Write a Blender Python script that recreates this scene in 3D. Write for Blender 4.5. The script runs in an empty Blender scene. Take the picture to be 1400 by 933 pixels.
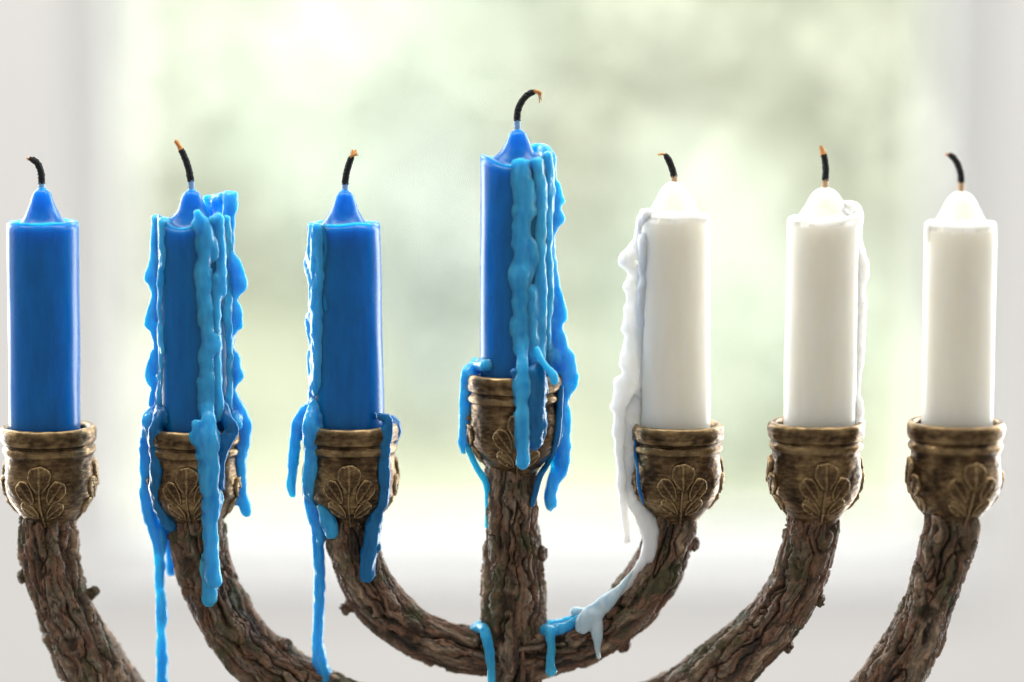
import bpy, math, random
import numpy as np
from mathutils import Vector

# ------------------------------------------------------------------ camera, world, lamps
S = 0.0002                      # metres per photo pixel in the plane of the candles
LENS, PITCH = 85.0, math.radians(6.5)
DIST = 1400 * S * LENS / 36.0   # camera to candle plane (0.66 m)
F = DIST / S                    # focal length in photo pixels

sc = bpy.context.scene
cam = bpy.data.cameras.new('camera')
cam.lens, cam.sensor_width, cam.sensor_fit = LENS, 36.0, 'HORIZONTAL'
cam.clip_start, cam.clip_end = 0.02, 200.0
cam.dof.use_dof = True
cam.dof.focus_distance = DIST - 0.004
cam.dof.aperture_fstop = 2.6
camo = bpy.data.objects.new('camera', cam)
sc.collection.objects.link(camo)
camo.location = (0, -DIST * math.cos(PITCH), DIST * math.sin(PITCH))
camo.rotation_euler = (math.pi / 2 - PITCH, 0, 0)
sc.camera = camo

SKY_L = 3.7
world = bpy.data.worlds.new('World'); sc.world = world; world.use_nodes = True
wb = world.node_tree.nodes['Background']           # even light of the bright room behind the camera
wb.inputs[0].default_value = (1.0, 0.975, 0.94, 1)
wb.inputs[1].default_value = 0.42

def area(name, loc, target, sx, sy, power, col):
    l = bpy.data.lights.new(name, 'AREA'); l.shape = 'RECTANGLE'; l.size, l.size_y = sx, sy
    l.energy = power; l.color = col
    o = bpy.data.objects.new(name, l); sc.collection.objects.link(o)
    o.location = loc
    o.rotation_euler = (Vector(target) - Vector(loc)).to_track_quat('-Z', 'Y').to_euler()
    return o
# daylight of the neighbouring windows on either side, soft light from above, and the daylight on the garden
area('side_window_light_left', (-1.05, 0.93, 0.1), (-1.05, 0, 0.1), 0.9, 1.6, 38.0, (0.96, 0.99, 1.0))
area('side_window_light_right', (1.05, 0.93, 0.1), (1.05, 0, 0.1), 0.9, 1.6, 38.0, (0.96, 0.99, 1.0))
area('overhead_light', (0, 0.12, 1.15), (0, 0.38, 0), 1.8, 0.6, 18.0, (1.0, 0.99, 0.97))
area('wall_fill_light', (0, 0.30, -0.80), (0, 1.0, -0.15), 2.2, 0.5, 2.6, (1.0, 0.985, 0.96))  # added lamp, out of view below, brightens the window wall
area('garden_daylight', (0, 3.2, 5.0), (0, 11.7, 0.0), 11.0, 3.0, 2500.0, (1.0, 0.98, 0.92))

sc.view_settings.view_transform = 'Standard'
sc.view_settings.look = 'None'
sc.view_settings.exposure = 0.0
sc.view_settings.gamma = 1.0
sc.render.engine = 'CYCLES'
sc.cycles.use_denoising = True
sc.cycles.max_bounces = 10
sc.cycles.diffuse_bounces = 4
sc.cycles.transparent_max_bounces = 8
sc.cycles.sample_clamp_indirect = 6.0
sc.cycles.caustics_reflective = False
sc.cycles.caustics_refractive = False

rng = random.Random(7)
COL = sc.collection

# ------------------------------------------------------------------ helpers
def P(px, py, dy=0.0):
    """photo pixel -> point (in pixel units) on the plane at depth dy behind the candles"""
    dx, dz = px - 700.0, 466.5 - py
    c, s = math.cos(PITCH), math.sin(PITCH)
    d = (dx, F * c + dz * s, -F * s + dz * c)
    o = (0.0, -F * c, F * s)
    t = (dy - o[1]) / d[1]
    return np.array((o[0] + d[0] * t, dy, o[2] + d[2] * t))

def K(dy):                       # size factor of a thing standing dy behind the plane
    return (F + dy) / F

def _hash(x, y, z, seed):
    h = (x.astype(np.uint64) * np.uint64(374761393) + y.astype(np.uint64) * np.uint64(668265263)
         + z.astype(np.uint64) * np.uint64(2147483647) + np.uint64(seed * 1013904223 + 12345)) & np.uint64(0xffffffff)
    h ^= h >> np.uint64(13); h = (h * np.uint64(1274126177)) & np.uint64(0xffffffff)
    h ^= h >> np.uint64(16); h = (h * np.uint64(2246822519)) & np.uint64(0xffffffff)
    h ^= h >> np.uint64(13)
    return h

def noise(p, seed=0):
    """gradient noise, p (N,3) -> about -1..1"""
    p = np.asarray(p, float)
    i = np.floor(p).astype(np.int64); f = p - i
    i = i + 100000
    u = f * f * f * (f * (f * 6 - 15) + 10)
    out = np.zeros(len(p))
    for dx in (0, 1):
        for dy in (0, 1):
            for dz in (0, 1):
                h = _hash(i[:, 0] + dx, i[:, 1] + dy, i[:, 2] + dz, seed)
                gx = (h & np.uint64(1023)).astype(float) / 511.5 - 1
                gy = ((h >> np.uint64(10)) & np.uint64(1023)).astype(float) / 511.5 - 1
                gz = ((h >> np.uint64(20)) & np.uint64(1023)).astype(float) / 511.5 - 1
                w = (u[:, 0] if dx else 1 - u[:, 0]) * (u[:, 1] if dy else 1 - u[:, 1]) * (u[:, 2] if dz else 1 - u[:, 2])
                out += w * (gx * (f[:, 0] - dx) + gy * (f[:, 1] - dy) + gz * (f[:, 2] - dz))
    return out * 1.5

def worley(p, seed=0):
    """F1, F2, id of the nearest cell"""
    p = np.asarray(p, float)
    i = np.floor(p).astype(np.int64); f = p - i
    i = i + 100000
    f1 = np.full(len(p), 9.0); f2 = np.full(len(p), 9.0); cid = np.zeros(len(p))
    for dx in (-1, 0, 1):
        for dy in (-1, 0, 1):
            for dz in (-1, 0, 1):
                h = _hash(i[:, 0] + dx, i[:, 1] + dy, i[:, 2] + dz, seed)
                a = (h & np.uint64(1023)).astype(float) / 1023
                b = ((h >> np.uint64(10)) & np.uint64(1023)).astype(float) / 1023
                c = ((h >> np.uint64(20)) & np.uint64(1023)).astype(float) / 1023
                d = np.sqrt((f[:, 0] - dx - a) ** 2 + (f[:, 1] - dy - b) ** 2 + (f[:, 2] - dz - c) ** 2)
                near = d < f1
                f2 = np.where(near, f1, np.minimum(f2, d))
                cid = np.where(near, ((h >> np.uint64(5)) & np.uint64(4095)).astype(float) / 4095, cid)
                f1 = np.where(near, d, f1)
    return f1, f2, cid

def mesh_obj(name, verts, faces, mat, parent=None, attr=None, smooth=True, origin=None):
    """verts in pixel units -> one mesh object in metres"""
    v = np.asarray(verts, float)
    o0 = np.zeros(3) if origin is None else np.asarray(origin, float)
    me = bpy.data.meshes.new(name)
    me.from_pydata(((v - o0) * S).tolist(), [], faces.tolist() if isinstance(faces, np.ndarray) else faces)
    if attr:
        for k, a in attr.items():
            a = np.asarray(a, np.float32)
            if a.ndim == 2:
                at = me.attributes.new(k, 'FLOAT_VECTOR', 'POINT'); at.data.foreach_set('vector', a.ravel())
            else:
                at = me.attributes.new(k, 'FLOAT', 'POINT'); at.data.foreach_set('value', a)
    if smooth:
        me.polygons.foreach_set('use_smooth', [True] * len(me.polygons))
    me.materials.append(mat)
    me.update()
    ob = bpy.data.objects.new(name, me); COL.objects.link(ob)
    ob.location = tuple(o0 * S)
    if parent is not None:
        ob.parent = parent
        ob.location = tuple(np.array(ob.location) - np.array(world_loc(parent)))
    return ob

def world_loc(o):
    l = np.array(o.location)
    while o.parent is not None:
        o = o.parent; l = l + np.array(o.location)
    return l

def empty(name, p):
    e = bpy.data.objects.new(name, None); COL.objects.link(e)
    e.empty_display_size = 0.01
    e.location = tuple(np.asarray(p) * S)
    return e

def tag(o, label=None, cat=None, group=None, kind=None):
    if label: o['label'] = label
    if cat: o['category'] = cat
    if group: o['group'] = group
    if kind: o['kind'] = kind
    return o

def grid_faces(n, m, wrap=True):
    """n rings of m points"""
    i = np.arange(n - 1)[:, None]; j = np.arange(m if wrap else m - 1)[None, :]
    j2 = (j + 1) % m
    return np.stack([i * m + j, i * m + j2, (i + 1) * m + j2, (i + 1) * m + j], -1).reshape(-1, 4)

def catmull(pts, step):
    pts = np.asarray(pts, float)
    p = np.vstack([2 * pts[0] - pts[1], pts, 2 * pts[-1] - pts[-2]])
    out = []
    for i in range(1, len(p) - 2):
        n = max(2, int(np.linalg.norm((p[i + 1] - p[i])[:3]) / step))
        t = np.linspace(0, 1, n, endpoint=False)[:, None]
        a, b, c, d = p[i - 1], p[i], p[i + 1], p[i + 2]
        out.append(0.5 * (2 * b + (c - a) * t + (2 * a - 5 * b + 4 * c - d) * t * t + (3 * b - a - 3 * c + d) * t ** 3))
    out.append(pts[-1:])
    return np.vstack(out)

def frames(c):
    """tangent, side, up along a curve, without twist"""
    t = np.gradient(c, axis=0); t /= np.linalg.norm(t, axis=1)[:, None]
    n = np.zeros_like(c)
    a = np.array((0, 1.0, 0)); a = a - t[0] * a.dot(t[0]); n[0] = a / np.linalg.norm(a)
    for i in range(1, len(c)):
        a = n[i - 1] - t[i] * n[i - 1].dot(t[i]); n[i] = a / np.linalg.norm(a)
    return t, n, np.cross(t, n)

def surface_nets(lo, hi, h, fn):
    """iso-surface of fn (points (N,3) -> signed distance) in a box"""
    lo = np.asarray(lo, float); n = np.ceil((np.asarray(hi) - lo) / h).astype(int) + 1
    ax = [lo[k] + np.arange(n[k]) * h for k in range(3)]
    d = fn(ax, n)
    s = d < 0
    cx = tuple(k - 1 for k in n)
    cnt = np.zeros(cx); acc = np.zeros(cx + (3,))
    corner = {}
    for a in (0, 1):
        for b in (0, 1):
            for c in (0, 1):
                corner[a, b, c] = (slice(a, n[0] - 1 + a), slice(b, n[1] - 1 + b), slice(c, n[2] - 1 + c))
    for axis in range(3):
        for u in (0, 1):
            for w in (0, 1):
                k0 = [0, 0, 0]; k1 = [0, 0, 0]
                o = [k for k in range(3) if k != axis]
                k0[o[0]] = k1[o[0]] = u; k0[o[1]] = k1[o[1]] = w; k1[axis] = 1
                d0, d1 = d[corner[tuple(k0)]], d[corner[tuple(k1)]]
                m = (d0 < 0) != (d1 < 0)
                t = np.where(m, d0 / np.where(m, d0 - d1, 1), 0)
                for k in range(3):
                    acc[..., k] += np.where(m, (t if k == axis else k0[k]), 0)
                cnt += m
    act = cnt > 0
    idx = np.full(cx, -1); idx[act] = np.arange(act.sum())
    ii = np.argwhere(act)
    v = lo + (ii + acc[act] / cnt[act][:, None]) * h
    faces = []
    for axis in range(3):
        o = [k for k in range(3) if k != axis]
        sl0 = [slice(1, n[k] - 1) for k in range(3)]; sl1 = list(sl0)
        sl0[axis] = slice(0, n[axis] - 1); sl1[axis] = slice(1, n[axis])
        a, b = s[tuple(sl0)], s[tuple(sl1)]
        for flip in (False, True):
            m = np.argwhere((a & ~b) if not flip else (~a & b))
            if not len(m): continue
            base = m.copy(); base[:, o[0]] += 1; base[:, o[1]] += 1
            q = []
            for (du, dv) in ((0, 0), (-1, 0), (-1, -1), (0, -1)):
                e = base.copy(); e[:, o[0]] += du; e[:, o[1]] += dv
                q.append(idx[e[:, 0], e[:, 1], e[:, 2]])
            q = np.stack(q, 1)
            if flip != (axis == 1): q = q[:, ::-1]
            faces.append(q)
    f = np.vstack(faces); f = f[(f >= 0).all(1)]
    return v, f

def smooth_mesh(v, f, it=2, lam=0.5):
    e = np.vstack([f[:, [0, 1]], f[:, [1, 2]], f[:, [2, 3]], f[:, [3, 0]]])
    e = np.vstack([e, e[:, ::-1]])
    deg = np.bincount(e[:, 0], minlength=len(v)).astype(float); deg[deg == 0] = 1
    for _ in range(it):
        m = np.stack([np.bincount(e[:, 0], v[e[:, 1], k], minlength=len(v)) for k in range(3)], 1) / deg[:, None]
        v = v + lam * (m - v)
    return v

def chains_sdf(chains, seed, bump, smooth, box, wallf=None):
    """chains: arrays (N,4) x y z r, unioned smoothly"""
    def fn(ax, n):
        D = np.full(tuple(n), 60.0)
        h = ax[0][1] - ax[0][0]
        for ch in chains:
            lo = (ch[:, :3] - ch[:, 3:4]).min(0) - 14; hi = (ch[:, :3] + ch[:, 3:4]).max(0) + 14
            sl = tuple(slice(max(0, int((lo[k] - ax[k][0]) / h)), min(n[k], int((hi[k] - ax[k][0]) / h) + 2)) for k in range(3))
            L = np.full(D[sl].shape, 60.0)
            sub = [ax[k][sl[k]] for k in range(3)]
            for a, b in zip(ch[:-1], ch[1:]):
                R = max(a[3], b[3]) + 14
                l2 = np.minimum(a[:3], b[:3]) - R; h2 = np.maximum(a[:3], b[:3]) + R
                s2 = tuple(slice(max(0, int((l2[k] - sub[k][0]) / h)), max(0, min(len(sub[k]), int((h2[k] - sub[k][0]) / h) + 2))) for k in range(3))
                X, Y, Z = np.meshgrid(*[sub[k][s2[k]] for k in range(3)], indexing='ij')
                if X.size == 0: continue
                d = b[:3] - a[:3]; dd = max(d.dot(d), 1e-6)
                t = np.clip(((X - a[0]) * d[0] + (Y - a[1]) * d[1] + (Z - a[2]) * d[2]) / dd, 0, 1)
                q = np.sqrt((X - a[0] - t * d[0]) ** 2 + (Y - a[1] - t * d[1]) ** 2 + (Z - a[2] - t * d[2]) ** 2) - (a[3] + t * (b[3] - a[3]))
                L[s2] = np.minimum(L[s2], q)
            k = smooth
            A = D[sl]
            hh = np.clip(0.5 + 0.5 * (L - A) / k, 0, 1)
            D[sl] = L * (1 - hh) + A * hh - k * hh * (1 - hh)
        if wallf is not None:
            m = D < 16
            ijk = np.argwhere(m)
            p = np.stack([ax[k][ijk[:, k]] for k in range(3)], 1)
            W = wallf(p); C = D[m]; k = 11.0
            hh = np.clip(0.5 + 0.5 * (C - W) / k, 0, 1)
            D[m] = np.maximum(W * hh + C * (1 - hh) - k * hh * (1 - hh), C - 6.0)
        if bump > 0:
            m = np.abs(D) < 6
            ijk = np.argwhere(m)
            p = np.stack([ax[k][ijk[:, k]] for k in range(3)], 1)
            q = p / np.array((11.0, 11.0, 17.0))
            D[m] += bump * (noise(q, seed) + 0.5 * noise(q * 2.3, seed + 1))
        return D
    return surface_nets(box[0], box[1], 1.5, fn)

# ------------------------------------------------------------------ materials
def new_mat(name):
    m = bpy.data.materials.new(name); m.use_nodes = True
    nt = m.node_tree
    return m, nt, nt.nodes['Principled BSDF']

def nz(nt, scale, detail=3, rough=0.55, coord='Object', vec=None, dist=0.0, stretch=None):
    n = nt.nodes.new('ShaderNodeTexNoise')
    n.inputs['Scale'].default_value = scale; n.inputs['Detail'].default_value = detail
    n.inputs['Roughness'].default_value = rough; n.inputs['Distortion'].default_value = dist
    tc = nt.nodes.new('ShaderNodeTexCoord'); out = tc.outputs[coord]
    if stretch:
        mp = nt.nodes.new('ShaderNodeMapping'); mp.inputs['Scale'].default_value = stretch
        nt.links.new(out, mp.inputs[0]); out = mp.outputs[0]
    nt.links.new(out, n.inputs['Vector'])
    return n.outputs[0]

def ramp(nt, fac, stops):
    r = nt.nodes.new('ShaderNodeValToRGB')
    while len(r.color_ramp.elements) < len(stops): r.color_ramp.elements.new(0.5)
    for e, (p, c) in zip(r.color_ramp.elements, stops):
        e.position = p; e.color = (*c, 1) if len(c) == 3 else c
    nt.links.new(fac, r.inputs[0])
    return r.outputs[0]

def mix(nt, fac, a, b, mode='MIX'):
    n = nt.nodes.new('ShaderNodeMix'); n.data_type = 'RGBA'; n.blend_type = mode
    for s, x in ((n.inputs[0], fac), (n.inputs[6], a), (n.inputs[7], b)):
        if hasattr(x, 'is_linked') or isinstance(x, bpy.types.NodeSocket): nt.links.new(x, s)
        elif isinstance(x, (int, float)): s.default_value = x
        else: s.default_value = (*x, 1)
    return n.outputs[2]

def bump(nt, bs, h, strength, dist):
    b = nt.nodes.new('ShaderNodeBump'); b.inputs['Strength'].default_value = strength
    b.inputs['Distance'].default_value = dist
    nt.links.new(h, b.inputs['Height']); nt.links.new(b.outputs[0], bs.inputs['Normal'])

def wax(name, c1, c2, radius, scale, rough, bumpy=0.3, rim_sheen=0.0):
    m, nt, bs = new_mat(name)
    f = ramp(nt, nz(nt, 420, 4, 0.6, stretch=(1, 1, 0.22)), [(0.32, (0, 0, 0)), (0.68, (1, 1, 1))])
    col = mix(nt, f, c1, c2)
    nt.links.new(col, bs.inputs['Base Color'])
    bs.inputs['Subsurface Weight'].default_value = 1.0
    bs.inputs['Subsurface Radius'].default_value = radius
    bs.inputs['Subsurface Scale'].default_value = scale
    bs.inputs['IOR'].default_value = 1.44
    bs.inputs['Sheen Weight'].default_value = rim_sheen       # pale backlit edges of the wax, put in as sheen
    bs.inputs['Sheen Roughness'].default_value = 0.35
    bs.inputs['Sheen Tint'].default_value = (0.75, 0.92, 1.0, 1)
    bs.inputs['Specular IOR Level'].default_value = 0.34
    r = ramp(nt, nz(nt, 140, 2, stretch=(1, 1, 0.4)), [(0.3, (rough * .85,) * 3), (0.7, (rough * 1.2,) * 3)])
    nt.links.new(r, bs.inputs['Roughness'])
    if bumpy: bump(nt, bs, nz(nt, 330, 3), bumpy, 0.0004)
    return m

BLUE = wax('blue_wax', (0.001, 0.145, 0.42), (0.002, 0.185, 0.52), (0.04, 0.7, 1.0), 0.016, 0.25, 0.0, 0.08)
BLUE_DRIP = wax('blue_wax_drip', (0.02, 0.32, 0.72), (0.08, 0.47, 0.86), (0.2, 0.95, 1.0), 0.0065, 0.17, 0.12, 0.3)
BLUE_MID = wax('blue_wax_thin_run', (0.003, 0.19, 0.56), (0.008, 0.24, 0.64), (0.08, 0.6, 1.0), 0.005, 0.2, 0.08)
FILM = wax('thin_blue_wax_film', (0.006, 0.15, 0.36), (0.015, 0.22, 0.48), (0.10, 0.6, 1.0), 0.002, 0.2, 0.15)
WHITE = wax('white_wax', (0.90, 0.875, 0.795), (0.92, 0.90, 0.84), (1.0, 0.94, 0.82), 0.009, 0.36, 0.0)
WHITE_DRIP = wax('white_wax_drip', (0.88, 0.87, 0.82), (0.92, 0.91, 0.88), (1.0, 0.95, 0.85), 0.007, 0.35, 0.25)
PALE_DRIP = wax('pale_mixed_wax', (0.42, 0.60, 0.70), (0.72, 0.80, 0.83), (0.7, 0.9, 1.0), 0.003, 0.3, 0.25)

def make_bronze():
    m, nt, bs = new_mat('aged_bronze')
    a = nz(nt, 150, 5, 0.65)
    b = nz(nt, 700, 4, 0.6, stretch=(0.35, 0.35, 1.6))
    c1 = ramp(nt, a, [(0.34, (0.042, 0.025, 0.014)), (0.5, (0.15, 0.092, 0.046)), (0.66, (0.37, 0.245, 0.115))])
    c2 = ramp(nt, b, [(0.35, (0.45, 0.42, 0.40)), (0.62, (1.0, 1.0, 1.0))])
    c = mix(nt, 0.75, c1, c2, 'MULTIPLY')
    g = nt.nodes.new('ShaderNodeNewGeometry')
    w = ramp(nt, g.outputs['Pointiness'], [(0.5, (0, 0, 0)), (0.555, (1, 1, 1))])
    wn = mix(nt, 1.0, w, ramp(nt, a, [(0.3, (0.25,) * 3), (0.6, (0.95,) * 3)]), 'MULTIPLY')
    c = mix(nt, wn, c, (0.56, 0.39, 0.19))
    nt.links.new(c, bs.inputs['Base Color'])
    bs.inputs['Metallic'].default_value = 0.92
    nt.links.new(ramp(nt, b, [(0.3, (0.5,) * 3), (0.7, (0.24,) * 3)]), bs.inputs['Roughness'])
    bump(nt, bs, b, 0.55, 0.0004)
    return m
BRONZE = make_bronze()

def make_bark():
    m, nt, bs = new_mat('bark')
    at = nt.nodes.new('ShaderNodeAttribute'); at.attribute_name = 'plate'
    c1 = ramp(nt, at.outputs['Fac'], [(0.12, (0.045, 0.03, 0.02)), (0.32, (0.14, 0.086, 0.052)), (0.48, (0.31, 0.16, 0.092)),
                                      (0.66, (0.24, 0.185, 0.13)), (0.9, (0.50, 0.33, 0.21))])
    ga = nt.nodes.new('ShaderNodeAttribute'); ga.attribute_name = 'grain'
    mp = nt.nodes.new('ShaderNodeMapping'); mp.inputs['Scale'].default_value = (0.26, 0.26, 0.05)
    nt.links.new(ga.outputs['Vector'], mp.inputs[0])
    gn = nt.nodes.new('ShaderNodeTexNoise'); gn.inputs['Scale'].default_value = 1.0; gn.inputs['Detail'].default_value = 6; gn.inputs['Roughness'].default_value = 0.72
    nt.links.new(mp.outputs[0], gn.inputs['Vector'])
    n1 = gn.outputs[0]
    c2 = ramp(nt, n1, [(0.34, (0.30, 0.28, 0.26)), (0.5, (0.85, 0.83, 0.8)), (0.66, (1.5, 1.46, 1.4))])
    c = mix(nt, 0.85, c1, c2, 'MULTIPLY')
    moss = ramp(nt, nz(nt, 110, 4, 0.65), [(0.5, (0, 0, 0)), (0.62, (0.8, 0.8, 0.8))])
    c = mix(nt, moss, c, (0.075, 0.08, 0.025))
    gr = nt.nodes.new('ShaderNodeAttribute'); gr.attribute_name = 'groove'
    c = mix(nt, gr.outputs['Fac'], c, (0.016, 0.011, 0.008))     # near-black brown in the cracks
    nt.links.new(c, bs.inputs['Base Color'])
    bs.inputs['Roughness'].default_value = 0.5
    bs.inputs['Specular IOR Level'].default_value = 0.5
    bump(nt, bs, n1, 0.8, 0.001)
    return m
BARK = make_bark()

def plain(name, col, rough=0.6, var=0.08, scale=40, bmp=0.0):
    m, nt, bs = new_mat(name)
    lo = tuple(x * (1 - var) for x in col); hi = tuple(min(1, x * (1 + var)) for x in col)
    f = nz(nt, scale, 4)
    nt.links.new(mix(nt, f, lo, hi), bs.inputs['Base Color'])
    bs.inputs['Roughness'].default_value = rough
    if bmp: bump(nt, bs, f, bmp, 0.001)
    return m
CHAR = plain('charred_wick', (0.012, 0.011, 0.012), 0.75, 0.5, 1500, 0.6)
EMBER = plain('scorched_wick_tip', (0.78, 0.33, 0.09), 0.8, 0.4, 1200)
STRAW = plain('pale_frayed_tip', (0.85, 0.58, 0.30), 0.8, 0.3, 1200)
WICK_BLUE = plain('blue_soaked_wick', (0.30, 0.52, 0.80), 0.5, 0.2, 900)
WICK_TAN = plain('tan_wick', (0.75, 0.52, 0.32), 0.7, 0.3, 900)
HOLE = plain('knot_hollow', (0.035, 0.02, 0.014), 0.9, 0.3, 600)
WALLM = plain('painted_plaster', (0.90, 0.885, 0.865), 0.8, 0.02, 20)
PAINT = plain('white_window_paint', (0.84, 0.845, 0.85), 0.4, 0.02, 30)
SILLM = plain('white_sill_paint', (0.82, 0.815, 0.81), 0.5, 0.02, 30)
LAWN = plain('lawn_grass', (0.19, 0.203, 0.145), 0.9, 0.18, 0.6)

def make_leaf():
    m, nt, bs = new_mat('shrub_leaf')
    at = nt.nodes.new('ShaderNodeAttribute'); at.attribute_name = 'tint'
    c = ramp(nt, at.outputs['Fac'], [(0, (0.51, 0.53, 0.445)), (0.5, (0.40, 0.45, 0.385)), (1, (0.37, 0.42, 0.41))])
    nt.links.new(c, bs.inputs['Base Color']); bs.inputs['Roughness'].default_value = 0.6
    return m
LEAF = make_leaf()

def make_glass():
    m = bpy.data.materials.new('window_glass'); m.use_nodes = True; nt = m.node_tree
    nt.nodes.remove(nt.nodes['Principled BSDF'])
    t = nt.nodes.new('ShaderNodeBsdfTransparent'); g = nt.nodes.new('ShaderNodeBsdfGlossy'); g.inputs['Roughness'].default_value = 0.02
    fr = nt.nodes.new('ShaderNodeFresnel'); fr.inputs[0].default_value = 1.25
    mx = nt.nodes.new('ShaderNodeMixShader')
    nt.links.new(fr.outputs[0], mx.inputs[0]); nt.links.new(t.outputs[0], mx.inputs[1]); nt.links.new(g.outputs[0], mx.inputs[2])
    nt.links.new(mx.outputs[0], nt.nodes['Material Output'].inputs[0])
    return m
GLASS = make_glass()

def make_sky():
    m = bpy.data.materials.new('bright_sky'); m.use_nodes = True; nt = m.node_tree
    nt.nodes.remove(nt.nodes['Principled BSDF'])
    e = nt.nodes.new('ShaderNodeEmission'); e.inputs[0].default_value = (0.97, 1.0, 1.0, 1); e.inputs[1].default_value = SKY_L
    nt.links.new(e.outputs[0], nt.nodes['Material Output'].inputs[0])
    return m
SKYM = make_sky()

# ------------------------------------------------------------------ the setting: window wall, sill, garden, sky
def box_verts(lo, hi):
    lo, hi = np.asarray(lo, float), np.asarray(hi, float)
    v = np.array([[(lo, hi)[a][0], (lo, hi)[b][1], (lo, hi)[c][2]] for a in (0, 1) for b in (0, 1) for c in (0, 1)])
    f = np.array([[0, 1, 3, 2], [4, 6, 7, 5], [0, 4, 5, 1], [2, 3, 7, 6], [0, 2, 6, 4], [1, 5, 7, 3]])
    return v, f

def boxes(name, bs, mat, parent=None, bevel=0.0):
    V, Fc, n = [], [], 0
    for lo, hi in bs:
        v, f = box_verts(lo, hi); V.append(v); Fc.append(f + n); n += 8
    o = mesh_obj(name, np.vstack(V), np.vstack(Fc), mat, parent, smooth=False)
    if bevel:
        md = o.modifiers.new('bevel', 'BEVEL'); md.width = bevel; md.segments = 3
    return o

M = 1 / S                                   # one metre in pixel units
YW, YG, YO = 1.00 * M, 1.15 * M, 1.30 * M   # inner wall face, glass, outer wall face
xl = P(92, 400, YW)[0]; xr = P(1366, 400, YW)[0]
zs = P(700, 727, YG)[2]                     # sill top
zt = zs + 1.5 * M
wall = boxes('wall', [((-3 * M, YW, -2.5 * M), (xl, YO, 3 * M)), ((xr, YW, -2.5 * M), (3 * M, YO, 3 * M)),
                      ((xl, YW, zt), (xr, YO, 3 * M)), ((xl, YW, -2.5 * M), (xr, YO, zs - 0.03 * M))], WALLM)
tag(wall, 'pale grey plaster wall around the window', 'wall', kind='structure')

win = empty('window', ((xl + xr) / 2, YG, zs))
tag(win, 'blurred white framed window filling the background behind the candles', 'window')
fl, frr = 0.012 * M, 0.016 * M
y0, y1 = YG - 0.02 * M, YG + 0.03 * M
boxes('stile', [((xl, y0, zs), (xl + fl, y1, zt))], PAINT, win, 0.003)
boxes('stile', [((xr - frr, y0, zs), (xr, y1, zt))], PAINT, win, 0.003)
boxes('rail', [((xl + fl, y0 + 8, zs), (xr - frr, y1 - 8, zs + 0.005 * M))], PAINT, win, 0.003)
boxes('rail', [((xl + fl, y0 + 8, zt - 0.03 * M), (xr - frr, y1 - 8, zt))], PAINT, win, 0.003)
boxes('pane', [((xl + fl, YG, zs + 0.005 * M), (xr - frr, YG + 0.004 * M, zt - 0.03 * M))], GLASS, win)
boxes('sill', [((xl + 2, YW - 2, zs - 0.028 * M), (xr - 2, YG + 0.035 * M, zs - 2))], SILLM, win)

gv, gf = box_verts((-14 * M, YO + 20, -1.1 * M), (14 * M, 16 * M, -1.0 * M))
tag(mesh_obj('lawn', gv, gf, LAWN, smooth=False), 'pale sunlit lawn outside the window', 'lawn', kind='structure')

# sky: half dome beyond the house wall
nu, nv = 24, 12
V = []
for i in range(nv + 1):
    el = math.radians(-6 + 96 * i / nv)
    for j in range(nu + 1):
        az = math.pi * j / nu
        r = 14.5 * M
        V.append((r * math.cos(az) * math.cos(el), YO + r * math.sin(az) * math.cos(el), -1.0 * M + r * math.sin(el)))
sf = []
for i in range(nv):
    for j in range(nu):
        a = i * (nu + 1) + j
        sf.append((a, a + nu + 1, a + nu + 2, a + 1))
tag(mesh_obj('sky', np.array(V), sf, SKYM), 'white overcast sky beyond the garden', 'sky', kind='structure')

# out of focus shrubs in the garden: one leafy mass
def garden():
    V, Fc, T = [], [], []
    spots = [(350, 70, 5.5, 0.34, 0.5), (430, 150, 6.5, 0.3, 0.55), (600, 330, 6.0, 0.24, 1.0), (600, 470, 6.0, 0.2, 1.0), 
             (950, 330, 6.5, 0.28, 0.5), (1010, 500, 5.5, 0.26, 0.5), (880, 430, 6.5, 0.22, 0.55), (1130, 480, 5.5, 0.22, 0.45), (470, 330, 7.0, 0.2, 0.6),
             (250, 600, 6.0, 0.16, 0.1), (650, 40, 8.0, 0.35, 0.55), (530, 60, 8.0, 0.35, 0.6)]
    R = np.random.default_rng(3)
    n = 0
    for (px, py, Y, rad, tint) in spots:
        c = P(px, py, Y * M)
        for k in range(150):
            d = R.normal(size=3); d /= np.linalg.norm(d)
            p = c + d * rad * M * R.uniform(0.3, 1) ** 0.5 * np.array((1, 1, 1.25))
            a, b = R.normal(size=3), R.normal(size=3)
            a /= np.linalg.norm(a); b -= a * a.dot(b); b /= np.linalg.norm(b)
            l = 0.05 * M * R.uniform(0.7, 1.4)
            V += [p - a * l, p + b * l * 0.5, p + a * l, p - b * l * 0.5]
            Fc.append((n, n + 1, n + 2, n + 3)); n += 4
            T += [min(1, max(0, tint + R.normal() * 0.12))] * 4
    for k in range(26000):                      # tall pale hedge at the end of the lawn
        p = np.array((R.uniform(-4.5, 4.5), R.uniform(11, 12.8), R.uniform(-1, 2.6))) * M
        a, b = R.normal(size=3), R.normal(size=3)
        a /= np.linalg.norm(a); b -= a * a.dot(b); b /= np.linalg.norm(b)
        l = 0.13 * M * R.uniform(0.7, 1.4)
        V += [p - a * l, p + b * l * 0.6, p + a * l, p - b * l * 0.6]
        Fc.append((n, n + 1, n + 2, n + 3)); n += 4
        T += [min(1, max(0, 0.06 + R.normal() * 0.1))] * 4
    o = mesh_obj('garden_foliage', np.array(V), Fc, LEAF, attr={'tint': T}, smooth=False)
    tag(o, 'soft green blurred shrubs in the garden outside the window', 'foliage', kind='stuff')
garden()

# ------------------------------------------------------------------ the candelabrum
def depth_of(px):                # the right-hand arms come a little towards the camera
    return 0.0 if px < 930 else -(px - 930) * 0.2

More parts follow.
